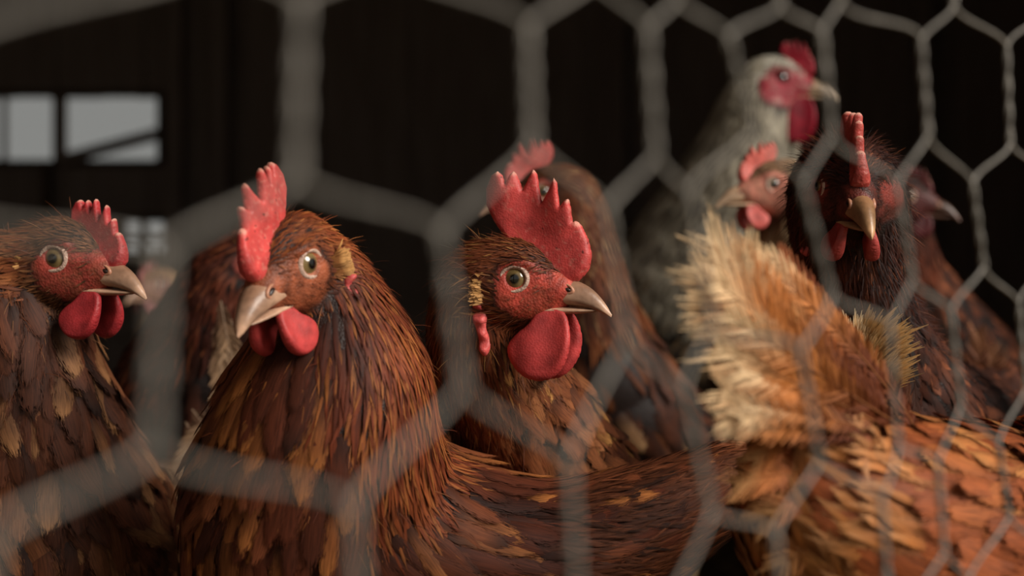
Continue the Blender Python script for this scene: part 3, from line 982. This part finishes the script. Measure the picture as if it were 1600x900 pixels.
            c0 = lin((110, 68, 34)); c1 = lin((190, 140, 84))
            sh_ = rng.uniform(0.7, 1.2, (n, 1))
            pz = strips(Wr, np.array([s_] * 4), np.array([np.broadcast_to(R[:, 1] * sd, (n, 3))] * 4), np.full(n, 0.0016 * sc), [1, 1, .8, .3],
                        [c0 * sh_, c0 * sh_ * 1.3, c1 * sh_, c1 * sh_], 2, 0)
            tag(mesh_from('ear_tuft', *pz[:2], root, M_feather, col=pz[2], uv=pz[3], base=base), kind='stuff')
    # beak
    bc0, bc1 = lin(beak_c[0]), lin(beak_c[1])
    V, F, C = upper_beak(); V[:, 1] *= beak_w
    t = C[:, 0:1]; ridge = np.clip(C[:, 1:2], 0, 1)
    n1 = vnoise(V * np.array([1, 1, 3.0]), 0.25, 8)[:, None]
    cc = bc1 * (1 - smooth(0.05, 0.6, t) * 0.5) * (0.85 + 0.3 * n1)
    mid_ = np.exp(-((t - 0.45) / 0.28) ** 2) * (0.4 + 0.6 * ridge)
    cc = cc * (1 - mid_ * 0.55) + bc0 * mid_ * 0.55
    cc = cc * (1 - 0.3 * smooth(0.9, 1.0, t)) + bc1 * 1.2 * smooth(0.75, 1.0, t) * 0.5
    bk_ = mesh_mixed('upper_beak', w(V), F, root, M_beak, col=np.clip(cc, 0, 0.85), base=base)
    V, F, C = lower_beak(); V[:, 1] *= 1 + (beak_w - 1) * 0.2
    cc = bc1 * (0.95 - 0.35 * C[:, 0:1])
    mesh_mixed('lower_beak', w(V), F, root, M_beak, col=cc, base=base)
    for sd in (1, -1):
        V, F = ball(8, 12)
        V = V * np.array([3.1, 1.3, 1.2]); V = V @ np.array([[math.cos(.35), 0, -math.sin(.35)], [0, 1, 0], [math.sin(.35), 0, math.cos(.35)]])
        V = V + np.array([22.5, 5.4 * beak_w, -4.2]); V[:, 1] *= sd
        mesh_mixed('nostril', w(V), F if sd > 0 else F[:, ::-1], bk_, M_beak, col=np.tile(lin((44, 28, 20)), (len(V), 1)), base=base)
        V, F = torus(3.1, 0.95, 20, 8)
        V = V * np.array([1.15, 1, 0.62]); V = V @ np.array([[math.cos(.35), 0, -math.sin(.35)], [0, 1, 0], [math.sin(.35), 0, math.cos(.35)]])
        V = V + np.array([22.3, 5.2 * beak_w, -4.0]); V[:, 1] *= sd
        mesh_from('nostril_rim', w(V), F if sd > 0 else F[:, ::-1], bk_, M_beak, col=np.tile(lin((188, 132, 104)), (len(V), 1)), base=base)
    # legs
    if legs:
        d2 = norm(np.array([ED[min(bi_, len(ED) - 1)][0], ED[min(bi_, len(ED) - 1)][1], 0.0]) + 1e-6)
        fw = -d2; sdv = np.array([-fw[1], fw[0], 0])
        r0 = ch[bi_, 3]
        for s_ in (1, -1):
            hip = base + np.array([0, 0, ch[bi_, 2] - r0 * 0.75]) + sdv * s_ * r0 * 0.45 - fw * 0.01
            hock = np.array([*(hip + -fw * 0.018)[:2], max(hip[2] * 0.5, 0.06)])
            foot = np.array([*(hip + fw * 0.006)[:2], 0.008])
            ps = [tube(np.array([hip, hip * 0.5 + hock * 0.5, hock, hock * 0.5 + foot * 0.5, foot]), [0.016, 0.011, 0.007, 0.0055, 0.006], 8)]
            for an in (-0.5, 0, 0.5, math.pi):
                dv = fw * math.cos(an) + sdv * math.sin(an)
                ln = 0.02 if an > 3 else 0.042
                ps.append(tube(np.array([foot, foot + dv * ln * .5 + np.array([0, 0, -.001]), foot + dv * ln + np.array([0, 0, -.0045])]), [0.005, 0.0042, 0.0022], 6))
            V, F = cat_mesh(ps)
            mesh_from('leg', V, F, root, M_leg, col=np.tile(lin((176, 140, 78)), (len(V), 1)), base=base)
    return bd

def plumes(bd, name, lst):
    for a in lst:
        V, F, C, U = plume(*a)
        mesh_from(name, V, F, bd.root, M_feather, col=C, uv=U, base=bd.base)

PAL_DARK = dict(head=[(40, 18, 12), (62, 28, 18), (96, 44, 26)], hackle=[(36, 17, 12), (64, 29, 19), (112, 54, 32)],
                body=[(40, 20, 14), (72, 36, 22), (112, 62, 38)], gold=(150, 84, 50), dark=(20, 12, 10), spot=0.2)
PAL_BROWN = dict(head=[(64, 34, 20), (98, 56, 32), (128, 80, 48)], hackle=[(66, 32, 18), (112, 58, 30), (150, 90, 50)],
                 body=[(60, 30, 18), (104, 56, 30), (150, 96, 56)], gold=(196, 152, 106), dark=(28, 16, 12), spot=0.14)
PAL_TAN = dict(head=[(132, 78, 40), (170, 108, 60), (200, 146, 92)], hackle=[(150, 84, 42), (188, 116, 60), (214, 152, 92)],
               body=[(112, 54, 26), (142, 73, 36), (172, 100, 52)], gold=(204, 138, 78), dark=(104, 50, 25), spot=0.05)
PAL_GREY = dict(head=[(186, 176, 158), (204, 196, 180), (222, 214, 198)], hackle=[(96, 88, 76), (158, 148, 128), (204, 194, 174)],
                body=[(60, 48, 36), (124, 102, 76), (172, 148, 112)], gold=(196, 186, 166), dark=(36, 32, 30), spot=0.34)
PAL_BUFF = dict(head=[(138, 104, 78), (164, 128, 98), (186, 150, 118)], hackle=[(150, 116, 82), (184, 150, 112), (206, 178, 140)],
                body=[(120, 86, 56), (160, 122, 84), (190, 152, 110)], gold=(214, 188, 150), dark=(70, 48, 34), spot=0.06)

# ------------------------------------------------------------------ the birds
hen_mid = make_bird('hen', 'chestnut hen in sharp focus at centre with tall upright red comb, facing right', 'hen',
    (803, 436, 0.625), -1, 70, -1, 0, 0.95,
    [(756, 452, .650, 74), (762, 530, .662, 92), (792, 610, .68, 100), (835, 700, .715, 118), (862, 800, .79, 150), (800, 850, .88, 150), (720, 800, .97, 90), (680, 720, 1.03, 40)],
    detail=1.35, voxel=0.0014, gold_p=0.10, nfeather=200, fl=(0.026, 0.011), bristle=6000, hairlift=0.3, ear_out=0.8, face=(190, 72, 58), hack_end=0.075,
    pal=dict(PAL_RED, head=[(66, 32, 18), (108, 54, 27), (138, 76, 40)], hackle=[(60, 28, 16), (108, 54, 29), (150, 88, 50)], body=[(78, 40, 24), (124, 70, 40), (160, 104, 66)]))
hen_left = make_bird('hen', 'big chestnut hen with glossy golden neck, head turned half left towards the camera', 'hen',
    (486, 412, 0.565), 1, -24, -20, 2, 0.93,
    [(500, 440, .595, 74), (520, 520, .60, 105), (522, 610, .605, 152), (508, 700, .612, 180), (515, 830, .635, 222), (650, 905, .645, 205), (850, 900, .645, 142), (1000, 828, .645, 88), (1140, 752, .65, 50)],
    detail=1.3, voxel=0.0016, gold_p=0.28, nfeather=290, fl=(0.034, 0.0115), pal=dict(PAL_RED, gold=(184, 114, 58)), bristle=2500, face=(170, 92, 60), faceamt=0.42, breast=(-.75, -.65, 0), beak_w=1.25, comb=0.84, hack_end=0.125, wattle=0.68, ear_out=7.0)
hen_edge = make_bird('hen', 'leftmost hen, cut by the left edge of the photo, with small ragged comb', 'hen',
    (83, 404, 0.65), -1, 66, -3, 0, 0.99,
    [(18, 440, .675, 78), (22, 520, .68, 112), (34, 620, .685, 130), (48, 740, .70, 168), (62, 880, .73, 206), (-80, 940, .86, 215), (-220, 860, 1.0, 120), (-300, 780, 1.08, 50)],
    detail=1.1, voxel=0.0016, gold_p=0.12, nfeather=200, fl=(0.030, 0.013), bristle=2500, comb=0.62, comb_off=(7, -5), wattle=0.69, ear_out=1.5, face=(160, 62, 52), red=(180, 54, 56), hack_end=0.085,
    pal=dict(PAL_BROWN, head=[(74, 42, 26), (110, 68, 42), (140, 94, 60)], body=[(46, 24, 15), (88, 46, 26), (134, 86, 54)], gold=(168, 118, 76)))
hen_dark = make_bird('hen', 'dark maroon hen facing straight at the camera, narrow comb seen end on', 'hen',
    (1278, 291, 0.645), -1, 2, -13, 0, 0.98,
    [(1322, 305, .665, 88), (1330, 380, .68, 88), (1342, 460, .69, 78), (1362, 570, .72, 105), (1395, 700, .78, 170), (1450, 740, .88, 180), (1510, 690, .98, 110), (1548, 600, 1.02, 45)],
    pal=PAL_DARK, detail=1.2, voxel=0.0016, gold_p=0.1, nfeather=60, fl=(0.028, 0.011), bristle=9000, hairlift=0.8, comb=0.64, wattle=0.56, red=(176, 72, 64), face=(134, 54, 44), faceamt=0.14, hack_end=0.09,
    beak_c=((150, 104, 70), (196, 150, 108)), face_box=(12, 11, 17))
hen_tan = make_bird('hen', 'tawny hen in right foreground seen from behind with raised fluffy cream tail', 'hen',
    (1905, 500, 0.80), -1, 80, -5, 0, 0.98,
    [(1870, 545, .79, 75), (1850, 620, .77, 95), (1800, 720, .72, 125), (1700, 810, .66, 165), (1590, 868, .60, 196), (1460, 872, .555, 212), (1345, 830, .525, 175), (1285, 760, .51, 110), (1300, 690, .50, 62)],
    pal=PAL_TAN, detail=0.9, voxel=0.002, gold_p=0.2, nfeather=220, fl=(0.034, 0.014), bristle=0, hack_end=0.11)
hen_pale = make_bird('hen', 'pale faced hen with pink comb facing left in front of the rooster', 'hen',
    (1211, 288, 0.98), 1, -74, -2, 0, 0.92,
    [(1238, 312, 1.0, 52), (1232, 400, 1.02, 58), (1225, 500, 1.07, 90), (1235, 640, 1.17, 128), (1262, 720, 1.28, 112), (1275, 660, 1.39, 50)],
    pal=PAL_BUFF, detail=0.5, voxel=0.0024, comb=0.62, wattle=0.6, red=(208, 96, 84), face=(206, 132, 112), faceamt=0.85, face_box=(20, 20, 17), iris=(150, 140, 120),
    beak_c=((190, 150, 116), (226, 190, 156)))
rooster = make_bird('rooster', 'tall speckled grey rooster with crimson face standing behind the hens', 'rooster',
    (1220, 122, 1.28), -1, 78, 0, 0, 1.16,
    [(1186, 172, 1.31, 62), (1168, 240, 1.32, 78), (1130, 330, 1.34, 98), (1080, 440, 1.37, 122), (1040, 560, 1.42, 150), (960, 620, 1.52, 150), (880, 560, 1.62, 80), (840, 470, 1.68, 40)],
    pal=PAL_GREY, detail=0.6, voxel=0.003, comb=0.52, comb_off=(6, 2), wattle=1.1, lid=(120, 30, 40), red=(146, 18, 40), face=(146, 20, 40), faceamt=1.0, hack_end=0.2, face_box=(24, 19, 17), iris=(70, 30, 20),
    lobe_c=(176, 30, 44), beak_c=((170, 140, 110), (206, 180, 150)), gold_p=0.3, tuft=False)
hen_behind = make_bird('hen', 'blurred brown hen facing left, directly behind the hen in sharp focus', 'hen',
    (850, 300, 0.96), 1, -72, 0, 0, 0.96,
    [(880, 318, .985, 58), (902, 400, .99, 64), (918, 500, 1.0, 82), (955, 640, 1.02, 122), (1015, 730, 1.08, 122), (1020, 690, 1.2, 52)],
    pal=dict(PAL_BROWN, body=[(40, 21, 14), (80, 42, 25), (124, 74, 44)]), detail=0.6, voxel=0.0024, comb=0.72, wattle=0.8, nfeather=60, red=(190, 66, 60), fl=(0.032, 0.014))
hen_shade = make_bird('hen', 'dark brown hen with pale wing edge, half hidden between the two left hens', 'hen',
    (402, 395, 0.86), -1, 62, -30, 0, 0.9,
    [(352, 440, .88, 62), (318, 540, .90, 92), (292, 650, .93, 128), (300, 770, 1.0, 150), (330, 800, 1.12, 100), (340, 740, 1.2, 40)],
    pal=PAL_DARK, detail=0.5, voxel=0.0024, comb=0.5, wattle=0.6, nfeather=40, red=(186, 66, 66), fl=(0.032, 0.014))
hen_far = make_bird('hen', 'small far off buff hen glimpsed beyond the beak of the leftmost hen', 'hen',
    (252, 446, 1.45), 1, -30, -6, 0, 0.9,
    [(262, 462, 1.47, 32), (262, 520, 1.48, 44), (262, 600, 1.5, 70), (272, 690, 1.56, 96), (290, 680, 1.7, 50)],
    pal=PAL_BUFF, detail=0.3, voxel=0.003, comb=0.5, wattle=0.5, red=(140, 84, 80), face=(130, 84, 76))
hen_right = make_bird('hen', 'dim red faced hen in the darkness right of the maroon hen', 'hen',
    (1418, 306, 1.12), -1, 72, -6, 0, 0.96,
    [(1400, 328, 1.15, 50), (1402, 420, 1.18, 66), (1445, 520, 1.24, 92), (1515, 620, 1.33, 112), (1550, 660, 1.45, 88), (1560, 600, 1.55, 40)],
    pal=PAL_DARK, detail=0.4, voxel=0.0026, comb=0.45, wattle=0.6, red=(84, 26, 28), face=(84, 28, 28), beak_c=((60, 40, 32), (104, 72, 58)))  # dark plumage, comb, face and beak colours stand in for shade on this hen

# tail of the tawny hen: one plume after the other, cream tips out to the left
ct, cm, cb = lin((226, 192, 148)), lin((186, 114, 58)), lin((104, 50, 24))
fan = [((1385, 640, .505), (1108, 372, .47), 34), ((1380, 640, .50), (1092, 420, .46), 36), ((1380, 650, .495), (1100, 455, .455), 34),
       ((1385, 655, .50), (1112, 505, .46), 36), ((1370, 660, .49), (1122, 545, .455), 34), ((1360, 670, .49), (1128, 610, .46), 32),
       ((1350, 680, .485), (1135, 655, .46), 30), ((1390, 640, .515), (1140, 400, .49), 30), ((1392, 640, .52), (1165, 418, .50), 26), ((1392, 640, .51), (1140, 430, .475), 30),
       ((1370, 650, .50), (1150, 500, .465), 30), ((1360, 665, .49), (1160, 580, .46), 28), ((1345, 690, .485), (1150, 640, .46), 26)]
lst = []
for (a, b, wd) in fan:
    A_, B_ = at(*a), at(*b)
    n_ = norm(np.array([rng.normal(0, .2), -1, 0.25 + rng.normal(0, .2)]))
    sag = np.array([0.0, 0, 0.0]) + rng.normal(0, 0.003, 3)
    k_ = rng.uniform(0.85, 1.1)
    lst.append((A_, B_, sag, n_, wd * 0.0006, cb * k_, cm * k_, ct * k_, 90, 0.4, (150, 92, 50)))
    for j in range(2):
        o_ = rng.normal(0, 16, 2); o2 = rng.normal(0, 22, 2); k_ = rng.uniform(0.7, 1.1)
        lst.append((at(a[0] + o_[0], a[1] + o_[1], a[2] + .004 * j), at(b[0] + o2[0] + 22, b[1] + o2[1], b[2] + rng.uniform(-.006, .012)), sag + rng.normal(0, .003, 3), n_, wd * 0.0004,
                    cb * k_, cm * k_, ct * k_ * 0.95, 70, 0.5, (140, 84, 46)))
plumes(hen_tan, 'tail_feather', lst)
# coverts round the root of the tail
P_ = hen_tan.tri[hen_tan.ts > hen_tan.ts.max() - 0.05]
P_ = P_[rng.choice(len(P_), 380)]; n = len(P_)
k_ = rng.uniform(0.7, 1.15, (n, 1))
v_, f_, c_, u_ = grow(hen_tan, P_, rng.uniform(.024, .042, n), rng.uniform(.004, .008, n), PROF_H, cb * k_, cm * k_ * 0.85, (cm * 0.6 + ct * 0.3) * k_, (0.001, 0.006), 0.2, 3, 0.25)
tag(mesh_from('tail_coverts', v_, f_, hen_tan.root, M_feather, col=c_, uv=u_, base=hen_tan.base), kind='stuff')
# two stiff quills at its upper edge, and soft vent plumes under the tail
lst = [(at(1405, 632, .52), at(1218, 398, .505), (0.001, 0, -0.002), norm(np.array([.25, -1, .2])), 0.012, lin((84, 36, 18)), lin((120, 56, 26)), lin((150, 80, 40)), 80, 0.12, (140, 80, 44)),
       (at(1345, 618, .505), at(1240, 500, .488), (0.001, 0, 0.0), norm(np.array([.2, -1, .1])), 0.014, lin((140, 70, 34)), lin((180, 100, 50)), lin((206, 150, 96)), 46, 0.2, (240, 214, 184))]
plumes(hen_tan, 'tail_quill', lst)
lst = []
for i in range(18):
    u = rng.uniform(); v = rng.uniform()
    a = (1240 + 150 * u, 650 + 150 * v, .485 + 0.02 * u)
    b = (a[0] - rng.uniform(60, 130), a[1] + rng.uniform(10, 110), a[2] - 0.008)
    k_ = rng.uniform(0.6, 1.1)
    lst.append((at(*a), at(*b), (0, -0.004, 0.004), norm(np.array([-.3, -1, .2])), 0.013, lin((140, 70, 34)) * k_, lin((188, 112, 56)) * k_, lin((206, 150, 96)) * k_, 70, 0.3, (170, 100, 54)))
plumes(hen_tan, 'vent_feather', lst)
# tail of the big chestnut hen, running off to the right
P_ = hen_left.tri[hen_left.ts > 0.215]
P_ = P_[rng.choice(len(P_), 8500)]; n = len(P_)
k_ = np.clip(0.15 + 1.3 * vnoise(P_ * np.array([.45, 1, 1.6]), 70, 31) ** 1.5 + rng.uniform(-.1, .35, n), 0.12, 1.4)[:, None]
v_, f_, c_, u_ = grow(hen_left, P_, rng.uniform(.028, .05, n), rng.uniform(.002, .0045, n), PROF_H, lin((40, 20, 14)) * k_, lin((92, 46, 28)) * k_, lin((132, 76, 46)) * k_, (0.001, 0.004), 0.12)
tag(mesh_from('saddle_hackle', v_, f_, hen_left.root, M_feather, col=c_, uv=u_, base=hen_left.base), kind='stuff')
# cream ruff on the breast of the maroon hen
n = 1500
u = rng.uniform(-1, 1, n); gq = np.round(u * 4) / 4 + rng.normal(0, .05, n)      # gathered in soft tufts
st = np.array([at(1342 + 42 * a_, 585 + b_, c_) for a_, b_, c_ in zip(gq, rng.uniform(-40, 40, n), rng.uniform(.645, .662, n))])
ln = rng.uniform(.014, .028, n)
dr = norm(np.stack([gq * 0.3 - 0.12 + rng.normal(0, .12, n), -0.45 + rng.normal(0, .12, n), 1.0 - 0.4 * np.abs(gq) + rng.normal(0, .1, n)], 1))
rows = [st]
for v in range(3):
    rows.append(rows[-1] + dr * (ln / 3)[:, None]); dr = norm(dr + np.stack([gq * .2, np.full(n, -.28), np.full(n, -.12)], 1))
sd_ = norm(np.cross(dr, np.array([0, -1.0, 0.2])))
k_ = rng.uniform(0.65, 1.1, (n, 1))
v_, f_, c_, u_ = strips(np.array(rows), np.array([sd_] * 4), np.array([np.tile([0, -1.0, 0], (n, 1))] * 4), rng.uniform(.001, .0022, n), [1, 1, .8, .15],
                        [lin((130, 84, 50)) * k_, lin((192, 146, 96)) * k_, lin((224, 190, 142)) * k_, lin((240, 216, 178)) * k_], 2, 0)
tag(mesh_from('breast_ruff', v_, f_, hen_dark.root, M_feather, col=c_, uv=u_, base=hen_dark.base), kind='stuff')['label'] = 'cream tuft of loose breast feathers'
lst = [(at(1400, 470, .665), at(1432, 640, .67), (0.004, 0, 0), norm(np.array([.4, -1, 0])), 0.006, lin((24, 14, 12)), lin((30, 18, 14)), lin((60, 34, 24)), 30, 0.2, (70, 40, 28)),
       (at(1408, 480, .67), at(1420, 625, .675), (0.003, 0, 0), norm(np.array([.4, -1, 0])), 0.006, lin((24, 14, 12)), lin((44, 22, 16)), lin((90, 50, 30)), 30, 0.2, (90, 50, 30))]
for (x0, y0, x1, y1) in ((1500, 640, 1528, 520), (1520, 640, 1548, 545), (1540, 640, 1560, 560), (1510, 650, 1565, 600), (1480, 640, 1510, 560)):
    lst.append((at(x0, y0, 1.0), at(x1, y1, 1.0), (0.006, -0.01, 0), norm(np.array([-.4, -1, 0.2])), 0.016, lin((60, 30, 18)), lin((96, 54, 32)), lin((140, 92, 60)), 30, 0.4, (150, 100, 70)))
plumes(hen_dark, 'tail_feather', lst)
# pale edged wing of the half hidden hen
lst = []
for (x0, y0, x1, y1) in ((345, 470, 366, 580), (352, 480, 360, 610), (340, 500, 350, 640), (358, 520, 345, 660), (300, 640, 345, 690), (290, 660, 330, 720), (310, 650, 290, 720), (335, 640, 300, 700), (362, 500, 372, 610), (350, 560, 352, 650), (320, 640, 318, 700), (232, 722, 318, 742), (240, 735, 322, 764), (228, 745, 310, 780)):
    lst.append((at(x0, y0, .84), at(x1, y1, .835), (0, -0.004, 0), norm(np.array([-.2, -1, 0.1])), 0.015, lin((96, 68, 50)), lin((172, 138, 106)), lin((206, 182, 154)), 28, 0.3, (170, 140, 115)))
plumes(hen_shade, 'wing_feather', lst)

# straw on the litter
ps = []; cs = []
for i in range(1400):
    y = rng.uniform(0.3, 3.5); x = rng.uniform(-0.45, 0.45) * y
    a = rng.uniform(0, math.pi); l = rng.uniform(0.02, 0.07)
    d_ = np.array([math.cos(a), math.sin(a), rng.uniform(-.05, .2)]) * l / 2
    c_ = np.array([x, y, 0.006 + abs(d_[2])])
    V, F = tube(np.array([c_ - d_, c_ + d_]), 0.0012, 4)
    ps.append((V, F)); cs.append(np.tile(lin((168, 140, 88)) * rng.uniform(0.5, 1.1), (len(V), 1)))
V, F = cat_mesh(ps)
tag(mesh_from('straw', V, F, fl, M_straw, col=np.concatenate(cs)), kind='stuff')
